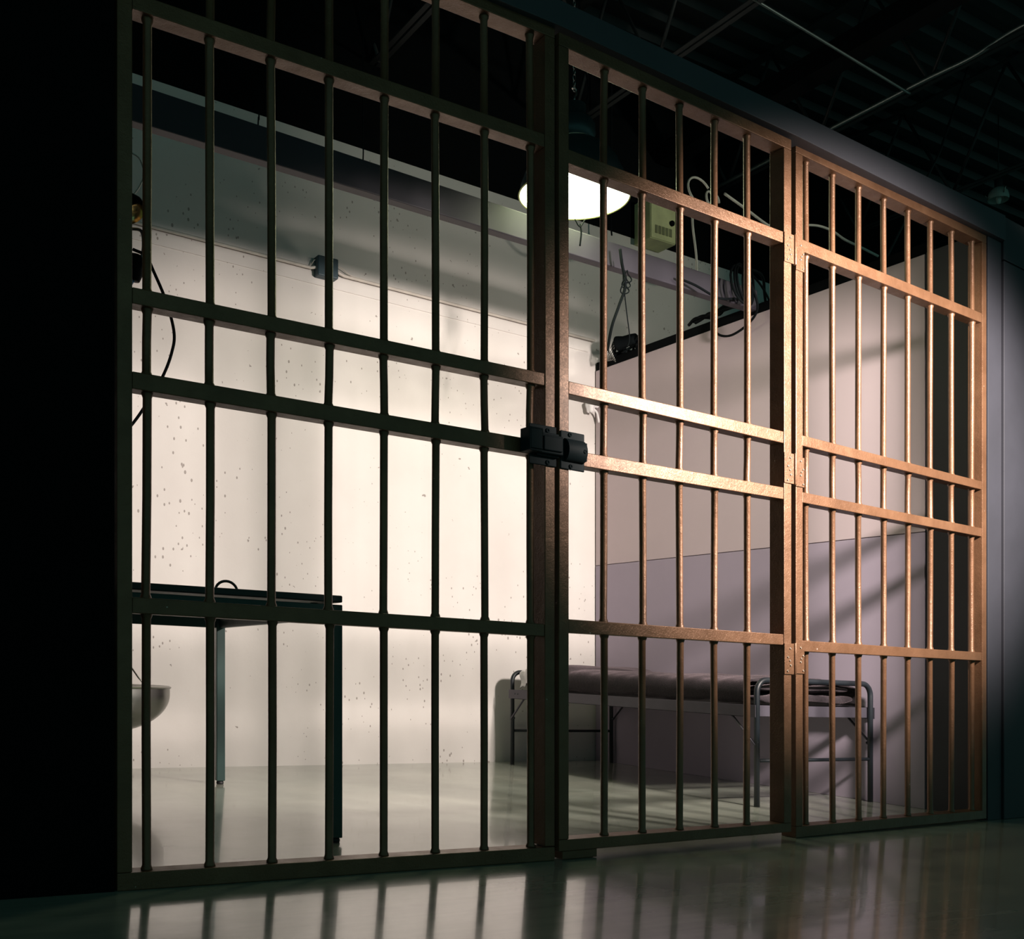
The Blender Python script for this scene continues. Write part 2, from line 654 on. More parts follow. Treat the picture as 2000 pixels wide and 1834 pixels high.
vs = [Mg.P(sM(1.866), -.004 - dd, 1.199 + hh_) for hh_, dd in prof] + [Mg.P(sM(1.936), -.004 - dd, 1.199 + hh_) for hh_, dd in prof]
fs = [(i, i + 1, n + i + 1, n + i) for i in range(n - 1)]
mb.add(vs, fs, True)
mb.add(vs, [tuple(range(n)), tuple(reversed(range(n, 2 * n)))], False)
mb.build('keeper', 'lock', pm)
mb = MB()
Mg.box(mb, sM(1.938), sM(1.942), -.020, -.005, 1.172, 1.226)
mb.build('keeper_end', 'lock', pm, bevel=.001)
for x, h in ((1.887, 1.245), (1.890, 1.153), (1.926, 1.198)):
    d = -.008 if x < 1.9 else -.030
    o = screw(Mg, pm, sM(x), h, .0065, d)
    o.data.materials[0] = M['lock']

# ------------------------------------------------------------------ folding cot
X0, X1, Y0, Y1 = 3.4950, 4.2360, .7800, 2.6650
cot = thing('folding_cot', 'navy steel folding cot standing against the mauve partition', 'bed', (3.86, 1.72, 0))
tr = .0125


def end_frame(y, top):
    mb = MB()
    pts = [(X0, y, .0)]
    R_ = .055
    pts += [(X0, y, top - R_ - .0125)]
    for k in range(1, 8):
        a = math.pi / 2 * k / 8
        pts.append((X0 + R_ - R_ * math.cos(a), y, top - .0125 - R_ + R_ * math.sin(a)))
    pts.append((X0 + R_, y, top - .0125))
    pts.append((X1 - R_, y, top - .0125))
    for k in range(1, 8):
        a = math.pi / 2 * k / 8
        pts.append((X1 - R_ + R_ * math.sin(a), y, top - .0125 - R_ + R_ * math.cos(a)))
    pts.append((X1, y, top - R_ - .0125))
    pts.append((X1, y, .0))
    mb.tube(pts, tr, 14)
    f = mb.build('end_frame', 'cot', cot)
    mb = MB()
    mb.tube([(X0 + tr, y, .200), (X1 - tr, y, .200)], .008, 10)
    mb.build('crossbar', 'cot', f)
    for x in (X0, X1):
        for h in (.275, .40):
            mb = MB()
            mb.lathe([(.0001, .007), (.005, .006), (.007, .002), (.007, -.004)], (x, y + (.016 if y < 1.5 else -.016), h), 10,
                     axis=(0, 1 if y < 1.5 else -1, 0))
            mb.build('bolt', 'cot', f)
    return f


end_frame(Y0, .563)
end_frame(Y1, .556)
for x, sx_ in ((X0 - .006, 1), (X1 + .006, -1)):
    mb = MB()
    mb.box(min(x - .0135, x - .0105), max(x - .0135, x - .0105), Y0 - .01, Y1 + .01, .388, .441) if sx_ > 0 else \
        mb.box(x + .0105, x + .0135, Y0 - .01, Y1 + .01, .388, .441)
    if sx_ > 0:
        mb.box(x - .0135, x + .022, Y0 + .02, Y1 - .02, .388, .391)
    else:
        mb.box(x - .022, x + .0135, Y0 + .02, Y1 - .02, .388, .391)
    rl = mb.build('side_rail', 'rail', cot, bevel=.0008)
    for yy in [Y1 - .055, Y1 - .085]:
        mb = MB()
        mb.lathe([(.0001, .004), (.004, .003), (.005, .0)], (x - .0135 if sx_ > 0 else x + .0135, yy, .418), 10, axis=(-sx_, 0, 0))
        mb.build('rivet', 'cot', rl)
for y in (Y0 + .013, Y1 - .013):
    mb = MB()
    mb.box(X0 + .0, X1 - .0, y - .0015, y + .0015, .392, .440)
    mb.build('end_rail', 'rail', cot, bevel=.0008)
for x in (X0 - .010, X1 + .010):
    for y, s_ in ((Y0, 1), (Y1, -1)):
        mb = MB()
        mb.tube([(x, y, .268), (x, y + s_ * .14, .395)], .0055, 8)
        mb.build('brace', 'rail', cot)
# wire link deck under the mattress
mb = MB()
for k in range(1, 12):
    x = X0 + (X1 - X0) * k / 12
    mb.tube([(x, Y0 + .014, .424), (x, Y1 - .014, .424)], .0016, 6)
for k in range(1, 26):
    y = Y0 + (Y1 - Y0) * k / 26
    mb.tube([(X0 - .012, y, .427), (X1 + .012, y, .427)], .0016, 6)
mb.build('spring_deck', 'steel', cot)


def pad(x0, x1, y0, y1, z0, z1, e=3.2, nu=28, nv=40, fn=None):
    """soft box: a superellipse-section cushion"""
    mb = MB()
    cx, cy, cz = (x0 + x1) / 2, (y0 + y1) / 2, (z0 + z1) / 2
    ax, ay, az = (x1 - x0) / 2, (y1 - y0) / 2, (z1 - z0) / 2

    def sgnpow(v, p):
        return math.copysign(abs(v) ** p, v)

    def f(u, v):
        th = (v - .5) * math.pi
        ph = u * 2 * math.pi
        ez, ex = 2 / e, 2 / 9.0
        x = sgnpow(math.cos(th), ez) * sgnpow(math.cos(ph), ex)
        y = sgnpow(math.cos(th), ez) * sgnpow(math.sin(ph), ex)
        z = sgnpow(math.sin(th), ez)
        p = [cx + ax * x, cy + ay * y, cz + az * z]
        if fn:
            p = fn(p)
        return tuple(p)
    mb.grid(f, nu * 4, nv)
    return mb


mt = pad(3.512, 4.215, 1.030, 2.640, .4295, .540, 4).build('mattress', 'ticking', at=(3.86, 1.72, .43))
tag(mt, 'dark mattress on the folding cot, under the plum blanket', 'mattress')


# blanket: a draped sheet with thickness lying over the mattress and down the near side
def blanket():
    rnd = random.Random(4)
    mb = MB()
    ya, yb = .842, 2.475
    xa, xb = 3.496, 4.228

    def ridge(y, x):
        w = .004 * math.sin(9 * y + 4 * x) + .003 * math.sin(23 * y - 11 * x) + .002 * math.sin(61 * y + 5 * x)
        # the pillow lifts it at the head
        w += .030 * math.exp(-((y - 2.33) / .17) ** 4)
        w += .012 * math.exp(-((y - 2.05) / .02) ** 2) * .4
        w += -.006 * math.exp(-((y - 2.13) / .012) ** 2)
        # dip before the foot
        w += -.018 * max(0, (1.02 - y) / .18) ** 1.5 * (.6 + .4 * math.sin(14 * x))
        return w

    def prof(t, y):
        """t 0..1 across: near hem -> over the top -> far hem"""
        hem = .448 + .004 * math.sin(13 * y) + .003 * math.sin(37 * y)
        top = .562
        if t < .22:
            k = t / .22
            a = k * math.pi / 2
            x = xa - .012 * math.sin(k * math.pi) - .004 + .060 * (1 - math.cos(a)) ** 1.6
            z = hem + (top - .004 - hem) * math.sin(a) ** 1.0
        elif t > .78:
            k = (1 - t) / .22
            a = k * math.pi / 2
            x = xb + .004 - .055 * (1 - math.cos(a)) ** 1.6
            z = hem + (top - .004 - hem) * math.sin(a)
        else:
            k = (t - .22) / .56
            x = (xa + .056) + (xb - xa - .107) * k
            z = top + .006 * math.sin(math.pi * k)
        z += ridge(y, x) * min(1, max(0, (z - hem) / (top - hem)))
        return x, z

    nv, nu = 110, 46

    def f(u, v):
        y = ya + (yb - ya) * v
        x, z = prof(u, y)
        y += .010 * math.sin(5 * x + 1) * (1 if v < .05 else 0)
        return (x, y, z)
    mb.grid(f, nu, nv)
    o = mb.build('blanket', 'blanket', at=(3.86, 1.66, .55))
    s = o.modifiers.new('solid', 'SOLIDIFY')
    s.thickness = .007
    s.offset = -1
    return o


bl = blanket()
tag(bl, 'dark plum wool blanket spread over the cot mattress', 'blanket')
# folded layers tucked over the foot end
for k, (z0, z1, yy, yi, lab) in enumerate(((.446, .492, .800, 1.02, 'folded dark wool blanket at the foot of the cot, lower layer'),
                                           (.500, .531, .812, 1.00, 'folded dark wool blanket at the foot of the cot, upper layer'))):
    def wob(p, k=k):
        p[2] += .004 * math.sin(17 * p[0] + k * 2) + .003 * math.sin(41 * p[0] + 9 * p[1])
        return p
    o = pad(3.53, 4.165 - .02 * k, yy, yi, z0, z1, 3, fn=wob).build('folded_blanket', 'blanket', at=(3.85, yy + .05, z0))
    tag(o, lab, 'blanket', 'folded blankets at the foot of the cot')


def pil(p):
    p[2] += .004 * math.sin(20 * p[0]) - .016 * ((p[0] - 3.86) / .33) ** 4
    return p


o = pad(3.535, 4.19, 2.33, 2.650, .541, .576, 2.6, fn=pil).build('pillow', 'sheet', at=(3.86, 2.5, .545))
tag(o, 'white pillow at the head of the cot, mostly under the blanket', 'pillow')
# loose end of the white sheet hanging at the head corner
mb = MB()


def shf(u, v):
    x = 3.530 + .010 * math.sin(u * 9) - .006 * math.sin(v * 7)
    y = 2.630 - .18 * u - .02 * v
    z = .572 - .095 * v ** 1.2 * (1 - .35 * u) - .030 * (1 - u) ** 2 + .006 * math.sin(u * 22)
    return (x - .012 * v, y, z)


mb.grid(shf, 24, 14)
o = mb.build('bed_sheet', 'sheet', at=(3.49, 2.6, .5))
s = o.modifiers.new('solid', 'SOLIDIFY')
s.thickness = .004
tag(o, 'loose corner of white bed sheet hanging at the head of the cot', 'sheet')

# ------------------------------------------------------------------ steel table
tb = thing('steel_table', 'dark green steel table with a black top, cut off by the left post', 'table', (1.0, 1.2, 0))
ang = math.radians(-5.6)
tc_, ts_ = math.cos(ang), math.sin(ang)
TA = (1.378, .462)


def T(a, d, h):
    """a to the left of the near right corner, d towards the back"""
    x = -a
    return (TA[0] + x * tc_ - d * ts_, TA[1] + x * ts_ + d * tc_, h)


def tbox(mb, a0, a1, d0, d1, z0, z1):
    return mb.hexa([T(a1, d0, z0), T(a0, d0, z0), T(a0, d1, z0), T(a1, d1, z0), T(a1, d0, z1), T(a0, d0, z1), T(a0, d1, z1), T(a1, d1, z1)])


TW, TD = .80, 1.60
tbox(MB_ := MB(), 0, TW, 0, TD, .7385, .7600)
MB_.build('tabletop', 'tabletop', tb, bevel=.004, seg=3)
mb = MB()
tbox(mb, .004, TW - .004, .004, .024, .690, .7315)
tbox(mb, .004, TW - .004, TD - .024, TD - .004, .690, .7315)
tbox(mb, .004, .024, .024, TD - .024, .690, .7315)
tbox(mb, TW - .024, TW - .004, .024, TD - .024, .690, .7315)
for a in (.06, TW - .06):
    for d in (.1, TD / 2, TD - .1):
        tbox(mb, a - .01, a + .01, d - .01, d + .01, .7315, .7385)
mb.build('apron', 'table', tb, bevel=.002)
for a in (0, TW - .038):
    for d in (0, TD - .038):
        mb = MB()
        tbox(mb, a, a + .038, d, d + .038, .015, .7315)
        lg = mb.build('leg', 'table', tb, bevel=.003)
        mb = MB()
        c = T(a + .019, d + .019, 0)
        mb.lathe([(.015, .001), (.016, .004), (.016, .010), (.012, .0149)], c, 16, cap=True)
        mb.build('foot', 'rubber', lg)
mb = MB()
pts = []
for k in range(15):
    a = math.pi * k / 14
    pts.append(T(.330 + .034 * math.cos(a), .13, .758 + .032 * math.sin(a)))
mb.tube(pts, .0042, 10)
mb.build('cuff_ring', 'tabletop', tb)

# ------------------------------------------------------------------ toilet
tl = thing('steel_toilet', 'stainless steel prison toilet bowl half hidden by the left post', 'toilet', (1.0, 2.45, 0))
mb = MB()


def bowl(u, v):
    ph = u * 2 * math.pi
    # v: bottom -> rim
    k = v
    rr = .03 + .97 * math.sin(min(1, k * 1.15) * math.pi / 2) ** .42
    x = 1.02 + (.385 * rr if math.cos(ph) > 0 else .20 * (rr * .5 + .5)) * math.cos(ph)
    y = 2.455 + .19 * rr * math.sin(ph)
    z = .195 + .215 * k ** 1.15
    return (x, y, z)


mb.grid(bowl, 56, 20)
bw = mb.build('bowl', 'steel', tl)
mb = MB()


def rimf(u, v):
    ph = u * 2 * math.pi
    a = v * 2 * math.pi
    rx = .370 + .022 * math.cos(a)
    ry = .175 + .022 * math.cos(a)
    return (1.02 + (rx if math.cos(ph) > 0 else rx * .55) * math.cos(ph), 2.455 + ry * math.sin(ph), .410 + .009 * math.sin(a))


mb.grid(rimf, 56, 12)
mb.build('rim', 'steel', bw)
mb = MB()


def innf(u, v):
    ph = u * 2 * math.pi
    rr = .04 + .96 * math.sin(v * math.pi / 2) ** .7
    return (1.02 + (.35 if math.cos(ph) > 0 else .19) * rr * math.cos(ph), 2.455 + .155 * rr * math.sin(ph), .26 + .15 * v)


mb.grid(innf, 40, 12)
mb.build('basin', 'steel', bw)
mb = MB()
mb.box(.505, .86, 2.22, 2.69, .0, .90)
mb.build('cabinet', 'steel', tl, bevel=.012, seg=3)
mb = MB()
mb.tube([(.83, 2.45, .50), (1.10, 2.44, .27)], [.10, .09], 20)
mb.build('neck', 'steel', tl)
mb = MB()
mb.tube([(1.315, 2.53, .412), (1.285, 2.555, .452), (1.22, 2.60, .56)], .004, 8)
mb.build('flush_lever', 'steel', tl)

# ------------------------------------------------------------------ steel beam over the cell
b = MB()
bx0, bx1 = .52, 4.262
by0, by1 = 1.40, 1.497
b.hexa([(bx0, by0, 2.512), (bx1, by1, 2.500), (bx1, by1 + .055, 2.500), (bx0, by0 + .055, 2.512),
        (bx0, by0, 2.656), (bx1, by1, 2.606), (bx1, by1 + .055, 2.606), (bx0, by0 + .055, 2.656)])
bm = b.build('cross_beam', 'beam', at=((bx0 + bx1) / 2, 1.46, 2.5), bevel=.004)
tag(bm, 'long violet grey beam crossing above the cell onto the partition', 'beam')

# ------------------------------------------------------------------ high bay lamp
LX, LY, LZ = 2.975, 1.390, 2.735
lp = thing('pendant_lamp', 'lit bell shaped high bay lamp hanging inside the cell', 'lamp', (LX, LY, LZ))
lc = (LX, LY, LZ)
rad = .252
outer = [(rad, 0), (rad * .995, .012), (rad * .97, .045), (rad * .90, .095), (rad * .79, .155), (rad * .64, .200), (rad * .46, .232), (rad * .34, .246)]
inner = [(rad * .34, .242), (rad * .45, .228), (rad * .63, .196), (rad * .78, .151), (rad * .89, .092), (rad * .96, .043), (rad * .985, .012), (rad * .992, .001)]
mb = MB()
mb.lathe(outer, lc, 72)
rf = mb.build('reflector', 'shade', lp)
mb = MB()
mb.lathe(inner, lc, 72)
mb.build('reflector_lining', 'inner', rf)
mb = MB()
ring = [(rad + .004 * math.cos(a) + .001, .001 + .004 * math.sin(a)) for a in [2 * math.pi * k / 8 for k in range(9)]]
mb.lathe(ring, lc, 72)
mb.build('rim', 'rim', rf)
mb = MB()
mb.lathe([(.0001, .012), (rad * .5, .011), (rad * .93, .014), (rad * .965, .018)], lc, 64)
mb.build('lens', 'bulb', lp)
mb = MB()
mb.lathe([(.082, .244), (.090, .252), (.098, .285), (.095, .325), (.072, .355), (.055, .362), (.052, .415), (.034, .425), (.0001, .427)], lc, 40)
mb.build('ballast_housing', 'shade', lp)
mb = MB()
mb.tube([(LX, LY, LZ + .42), (LX, LY, LZ + .455), (LX + .012, LY, LZ + .47), (LX + .012, LY, LZ + .49), (LX, LY, LZ + .50), (LX - .010, LY, LZ + .49)], .005, 10)
mb.build('hook', 'steel', lp)
mb = MB()
z = LZ + .495
k = 0
while z < 4.60:
    pts = []
    for j in range(10):
        a = 2 * math.pi * j / 10
        dx, dz = .007 * math.cos(a), .016 * math.sin(a)
        pts.append((LX + (dx if k % 2 == 0 else 0), LY + (0 if k % 2 == 0 else dx), z + dz))
    mb.tube(pts, .0022, 6, closed=True)
    z += .026
    k += 1
mb.build('chain', 'steel', lp)
mb = MB()
mb.tube(smooth_path([(LX + .05, LY, LZ + .40), (LX + .08, LY, LZ + .52), (LX + .03, LY, LZ + .8), (LX + .05, LY + .02, LZ + 1.5), (LX + .03, LY, 4.60)]), .004, 8)
mb.build('cord', 'cable', lp)
for sx_ in (-1, 1):
    mb = MB()
    mb.tube([(LX + sx_ * (rad + .002), LY, LZ + .02), (LX + sx_ * (rad + .012), LY, LZ + .045), (LX + sx_ * (rad - .004), LY, LZ + .055)], .004, 8)
    mb.build('clip', 'steel', rf)

# ------------------------------------------------------------------ services on the walls
yw = lambda x: WB(x) - .018
mb = MB()
mb.tube([(1.0, yw(1.0), 2.678), (2.262, yw(2.262), 2.676), (2.30, yw(2.3) - .02, 2.682)], .0085, 12)
tag(mb.build('conduit', 'conduit', at=(1.6, yw(1.6), 2.68)), 'painted conduit on the white wall left of the junction box', 'pipe')
mb = MB()
mb.tube([(2.40, yw(2.4) - .02, 2.682), (2.46, yw(2.46), 2.676), (4.245, yw(4.245), 2.672)], .0085, 12)
tag(mb.build('conduit', 'conduit', at=(3.3, yw(3.3), 2.68)), 'painted conduit on the white wall right of the junction box', 'pipe')
jb = thing('junction_box', 'blue black junction box on the white wall, between two conduits', 'box', (2.335, WB(2.33), 2.64))
mb = MB()
mb.box(2.285, 2.405, WB(2.33) - .062, WB(2.33) - .004, 2.632, 2.740)
jbb = mb.build('box', 'jbox', jb, bevel=.006, seg=3)
mb = MB()
mb.box(2.330, 2.346, WB(2.33) - .064, WB(2.33) - .0622, 2.662, 2.702)
mb.build('tag', 'tag', jbb)
mb = MB()
mb.tube([(2.262, yw(2.26), 2.690), (2.275, WB(2.3) - .03, 2.716), (2.286, WB(2.3) - .03, 2.722)], .003, 8)
mb.build('wire', 'conduit', jb)
mb = MB()
mb.tube(smooth_path([(2.402, WB(2.4) - .03, 2.722), (2.44, WB(2.4) - .03, 2.710), (2.50, WB(2.4) - .012, 2.690), (2.58, WB(2.58) - .008, 2.688)]), .003, 8)
mb.build('wire', 'conduit', jb)

ep = thing('electrical_panel', 'olive cream electrical cabinet above the beam, beside the lit lamp', 'box', (4.70, WB(4.7), 3.38))
mb = MB()
ye = WB(4.7)
mb.box(4.600, 4.815, ye - .16, ye - .002, 3.372, 3.640)
epb = mb.build('cabinet', 'epanel', ep, bevel=.004)
mb = MB()
mb.box(4.604, 4.811, ye - .166, ye - .1605, 3.376, 3.636)
dr = mb.build('door', 'epanel', ep, bevel=.002)
mb = MB()
for k in range(5):
    x = 4.635 + k * .030
    mb.box(x, x + .022, ye - .169, ye - .1662, 3.410, 3.462)
mb.build('vent', 'epanel_dark', dr)
mb = MB()
mb.lathe([(.018, 0), (.018, .012), (.012, .020), (.0001, .022)], (4.775, ye - .166, 3.50), 16, axis=(0, -1, 0))
mb.build('latch', 'cable', dr)

# crumpled white bracket in the corner of the white wall
hk = thing('wall_bracket', 'small crumpled white bracket in the corner beside the mauve partition', 'bracket', (4.20, WB(4.2) - .03, 2.24))
mb = MB()


def knob(u, v):
    ph, th = u * 2 * math.pi, (v - .5) * math.pi
    r = .032 * (1 + .18 * math.sin(3 * ph + 1) * math.cos(th) + .12 * math.sin(5 * th))
    return (4.182 + r * math.cos(th) * math.cos(ph), 2.80 + r * .8 * math.cos(th) * math.sin(ph), 2.235 + r * 1.25 * math.sin(th))


mb.grid(knob, 24, 14)
mb.build('head', 'sheet', hk)
mb = MB()
mb.tube(smooth_path([(4.19, 2.80, 2.235), (4.21, 2.80, 2.255), (4.235, 2.81, 2.245), (4.262, 2.82, 2.26)]), [.010] * 25, 10)
mb.tube(smooth_path([(4.20, 2.80, 2.225), (4.225, 2.80, 2.21), (4.245, 2.81, 2.19), (4.262, 2.82, 2.15)]), [.007] * 25, 10)
mb.build('arm', 'sheet', hk)


# cables
def cable(name, mat, pts, r, label, n=8, smooth=8, group=None, cat='cable'):
    mb = MB()
    p = smooth_path(pts, smooth)
    mb.tube(p, r, n)
    c = pts[len(pts) // 2]
    return tag(mb.build(name, mat, at=c), label, cat, group)


cable('hanging_cable', 'cable', [(3.252, 1.40, 2.56), (3.262, 1.40, 2.50), (3.292, 1.41, 2.40), (3.262, 1.42, 2.30), (3.235, 1.44, 2.20), (3.225, 1.46, 2.09)], .007,
      'thick black cable hanging under the violet beam at its left')
mb = MB()
for s_ in (0, 1, 2):
    c0 = Vector((3.285 + .008 * s_, 1.405, 2.385 + .028 * s_))
    mb.tube([c0 + Vector((.020 * math.cos(a), .012 * math.sin(2 * a), .028 * math.sin(a))) for a in [2 * math.pi * k / 16 for k in range(16)]], .003, 8, closed=True)
tag(mb.build('cable_knot', 'cable', at=(3.29, 1.405, 2.40)), 'knotted loops of thin black wire below the violet beam', 'cable')
cable('thin_wire', 'cable', [(3.275, 1.41, 2.52), (3.290, 1.42, 2.42), (3.315, 1.43, 2.30), (3.352, 1.45, 2.18), (3.350, 1.46, 2.13)], .0028,
      'thin black wire hanging under the violet beam, right of the thick cable')
cable('tie_wire', 'cable', [(2.985, 1.36, 2.60), (2.988, 1.355, 2.56), (2.984, 1.36, 2.50)], .004, 'short dark wire on the beam below the lit lamp')
cable('tie_wire', 'cable', [(2.955, 1.36, 2.615), (2.980, 1.355, 2.585), (3.012, 1.36, 2.625)], .003, 'forked dark wire tie on top of the beam below the lit lamp')
# bundled black cables lying on the partition top and hanging from the beam end
rnd = random.Random(12)
for k in range(7):
    y0 = 2.70 - rnd.uniform(0, .05)
    pts = []
    for j in range(6):
        pts.append((4.262 + rnd.uniform(-.02, .03), y0 - j * .055 + rnd.uniform(-.02, .02), 2.552 + rnd.uniform(.0, .05) + .035 * math.sin(j + k)))
    cable('cable_bundle', 'cable', pts, .008, 'tangled black cable heaped on the partition top at the corner', group='cables heaped in the corner of the partition')
for k in range(5):
    y0 = 2.02 - rnd.uniform(0, .06)
    pts = []
    for j in range(7):
        pts.append((4.270 + rnd.uniform(-.02, .02), y0 - j * .062, 2.548 + rnd.uniform(.0, .02) + .02 * abs(math.sin(j + k))))
    cable('cable_bundle', 'cable', pts, .009, 'black cable lying along the partition top near the beam end', group='cables along the partition top')
# black cylindrical lamp head lying at the corner
wl = thing('lamp_head', 'small black lamp head lying on the corner of the partition top', 'lamp', (4.26, 2.50, 2.56))
mb = MB()
mb.lathe([(.0001, -.06), (.030, -.06), (.034, -.03), (.034, .03), (.042, .06), (.045, .075), (.038, .072)], (4.245, 2.52, 2.592), 24, axis=(-.25, .95, -.05))
mb.build('housing', 'cable', wl)
mb = MB()
for k in range(6):
    a = k / 6 * math.pi
    mb.tube([(4.20 + .01 * k, 2.60 + .012 * k, 2.60 - .012 * k), (4.19 + .012 * k, 2.64, 2.52 - .006 * k), (4.20 + .01 * k, 2.66, 2.49 + .004 * k)], .0035, 6)
mb.build('guard', 'steel', wl)
for k, (dx, r_, ph) in enumerate(((0, .115, 0), (.01, .095, .4), (-.012, .125, .9), (.016, .105, 1.5))):
    pts = []
    for j in range(18):
        a = 2 * math.pi * j / 18
        pts.append((4.04 + dx + .07 * k * .3 + r_ * .62 * math.cos(a), 1.425 + .025 * math.sin(a + ph) + .01 * k - .03, 2.560 + .105 * math.sin(a) + .008 * k))
    mb = MB()
    mb.tube(pts, .0065, 8, closed=True)
    tag(mb.build('cable_coil', 'cable', at=(4.04, 1.42, 2.56)), 'coiled black cable hung over the right end of the violet beam', 'cable', 'coils on the beam end')
cable('black_cable', 'cable', [(4.10, 1.39, 2.58), (4.16, 1.40, 2.47), (4.20, 1.50, 2.42), (4.225, 1.65, 2.40), (4.235, 1.76, 2.44), (4.25, 1.80, 2.53)], .0065,
      'black cable sagging in a loop below the beam end over the mauve boards')
cable('black_cable', 'cable', [(3.66, 1.455, 2.530), (3.76, 1.43, 2.505), (3.90, 1.42, 2.47), (4.02, 1.42, 2.49), (4.12, 1.43, 2.52)], .006,
      'black cable sagging just under the violet beam, left of the coils')
cable('black_cable', 'cable', [(4.10, 1.43, 2.67), (4.35, 1.55, 2.72), (4.75, 1.9, 2.80), (5.1, 2.2, 2.80)], .008,
      'black cable running right from the beam end behind the door post')
cable('black_cable', 'cable', [(4.12, 1.43, 2.66), (4.4, 1.6, 2.69), (4.8, 1.9, 2.75), (5.1, 2.2, 2.83)], .006,
      'second black cable crossing the first, right of the beam end')
# thin wires hanging in front of the white strip
cable('thin_wire', 'cable', [(1.90, 2.60, 4.615), (1.905, 2.60, 3.42), (1.902, 2.60, 3.30), (1.895, 2.60, 3.18)], .004, 'thin dark wire hanging across the white strip behind bar three')
cable('thin_wire', 'cable', [(2.51, 2.62, 4.615), (2.50, 2.62, 3.44), (2.502, 2.62, 3.32), (2.498, 2.62, 3.20)], .004, 'thin dark wire hanging across the white strip behind bar five')
cable('thin_wire', 'cable', [(4.27, 2.70, 4.615), (4.26, 2.70, 3.44), (4.262, 2.70, 3.36), (4.268, 2.70, 3.30)], .005, 'thin dark wire hanging below the lit lamp at the white strip')
# white flex
cable('white_cable', 'whitecable', [(4.184, 1.9, 3.126), (4.19, 1.9, 3.05), (4.214, 1.9, 2.905), (4.216, 1.9, 2.78)], .0065, 'white flex hanging straight down right of the olive cabinet')
mb = MB()
for k, (cx_, cz_, r_) in enumerate(((4.24, 3.27, .085), (4.33, 3.24, .055), (4.36, 3.23, .045))):
    mb.tube([(cx_ + r_ * math.cos(a), 1.9 + .02 * math.sin(a + k), cz_ + r_ * 1.0 * math.sin(a)) for a in [.5 + 5.2 * j / 20 for j in range(21)]], .0065, 8)
tag(mb.build('white_coil', 'whitecable', at=(4.28, 1.9, 3.26)), 'coiled white flex hanging from the roof above the middle door', 'cable')
cable('white_cable', 'whitecable', [(4.43, 1.9, 3.308), (4.60, 1.9, 3.262), (4.778, 1.9, 3.212), (4.95, 1.9, 3.195), (5.02, 1.9, 3.26), (5.10, 1.9, 3.29),
                                    (5.213, 1.9, 3.312), (5.33, 1.9, 3.31), (5.443, 1.9, 3.284), (5.60, 1.9, 3.27), (5.754, 1.9, 3.253)], .0075,
      'long white flexible conduit running behind the upper bars to the right')
cable('white_cable', 'whitecable', [(3.955, 1.9, 3.21), (4.0, 1.9, 3.165), (4.06, 1.9, 3.14), (4.10, 1.9, 3.145)], .006, 'short white flex curving right of the lit lamp')

# work light with a blue grip, hanging behind the left post
wk = thing('work_light', 'clamp work light with brass reflector and blue grip behind the left post', 'lamp', (.945, 1.22, 2.0))
mb = MB()
mb.lathe([(.050, 0), (.052, .008), (.046, .030), (.030, .046), (.016, .05)], (.925, 1.225, 2.105), 32, axis=(-.5, .5, .7))
mb.build('reflector_shell', 'cable', wk)
mb = MB()
mb.lathe([(.046, .002), (.043, .018), (.030, .030), (.0001, .034)], (.930, 1.222, 2.088), 24, axis=(-.4, .4, .8))
mb.build('reflector', 'gold', wk)
mb = MB()
mb.tube(smooth_path([(.92, 1.23, 2.04), (.955, 1.215, 2.035), (.962, 1.21, 1.99), (.955, 1.215, 1.94), (.93, 1.23, 1.92)]), .006, 8)
mb.build('bracket', 'steel', wk)
mb = MB()
mb.lathe([(.0001, -.045), (.022, -.045), (.030, -.02), (.030, .02), (.020, .045), (.0001, .045)], (.935, 1.224, 1.905), 20, axis=(.1, -.1, 1))
mb.build('clamp', 'cable', wk)
mb = MB()
mb.tube([(.925, 1.23, 1.875), (.915, 1.235, 1.845), (.90, 1.24, 1.80)], [.018, .012, .012], 12)
mb.build('grip', 'blue', wk)
mb = MB()
mb.tube(smooth_path([(.93, 1.228, 1.97), (.9691, 1.2053, 1.9483), (.9924, 1.1919, 1.8957), (1.0311, 1.1697, 1.7902), (1.0543, 1.1563, 1.684),
                     (1.0466, 1.1608, 1.6122), (1.0202, 1.1759, 1.5307), (.98, 1.20, 1.45), (.92, 1.22, 1.35), (.80, 1.25, 1.20), (.6, 1.3, 1.1)]), .0055, 8)
mb.build('cord', 'cable', wk)
cable('thin_wire', 'conduit', [(.925, 1.23, 2.306), (.950, 1.215, 2.285), (.9635, 1.2085, 2.235), (.950, 1.216, 2.19), (.930, 1.226, 2.158)], .0028,
      'thin pale wire looping above the work light by the left post')

# ------------------------------------------------------------------ roof steel
jn = 'bar joists under the roof deck'


def joist(x, h, lab):
    r = thing('roof_joist', lab, 'joist', (x, 1.5, h), jn)
    mb = MB()
    mb.box(x - .035, x - .006, -4.2, 8.2, h, h + .006)
    mb.box(x + .006, x + .035, -4.2, 8.2, h, h + .006)
    mb.build('bottom_chord', 'deck', r)
    mb = MB()
    mb.box(x - .03, x + .03, -4.2, 8.2, 4.60, 4.615)
    mb.build('top_chord', 'deck', r)
    mb = MB()
    y = -4.1
    up = True
    while y < 8:
        z0, z1 = (h, 4.61) if up else (4.61, h)
        mb.tube([(x, y, z0), (x, y + .38, z1)], .011, 6)
        y += .38
        up = not up
    mb.build('web', 'deck', r)
    return r


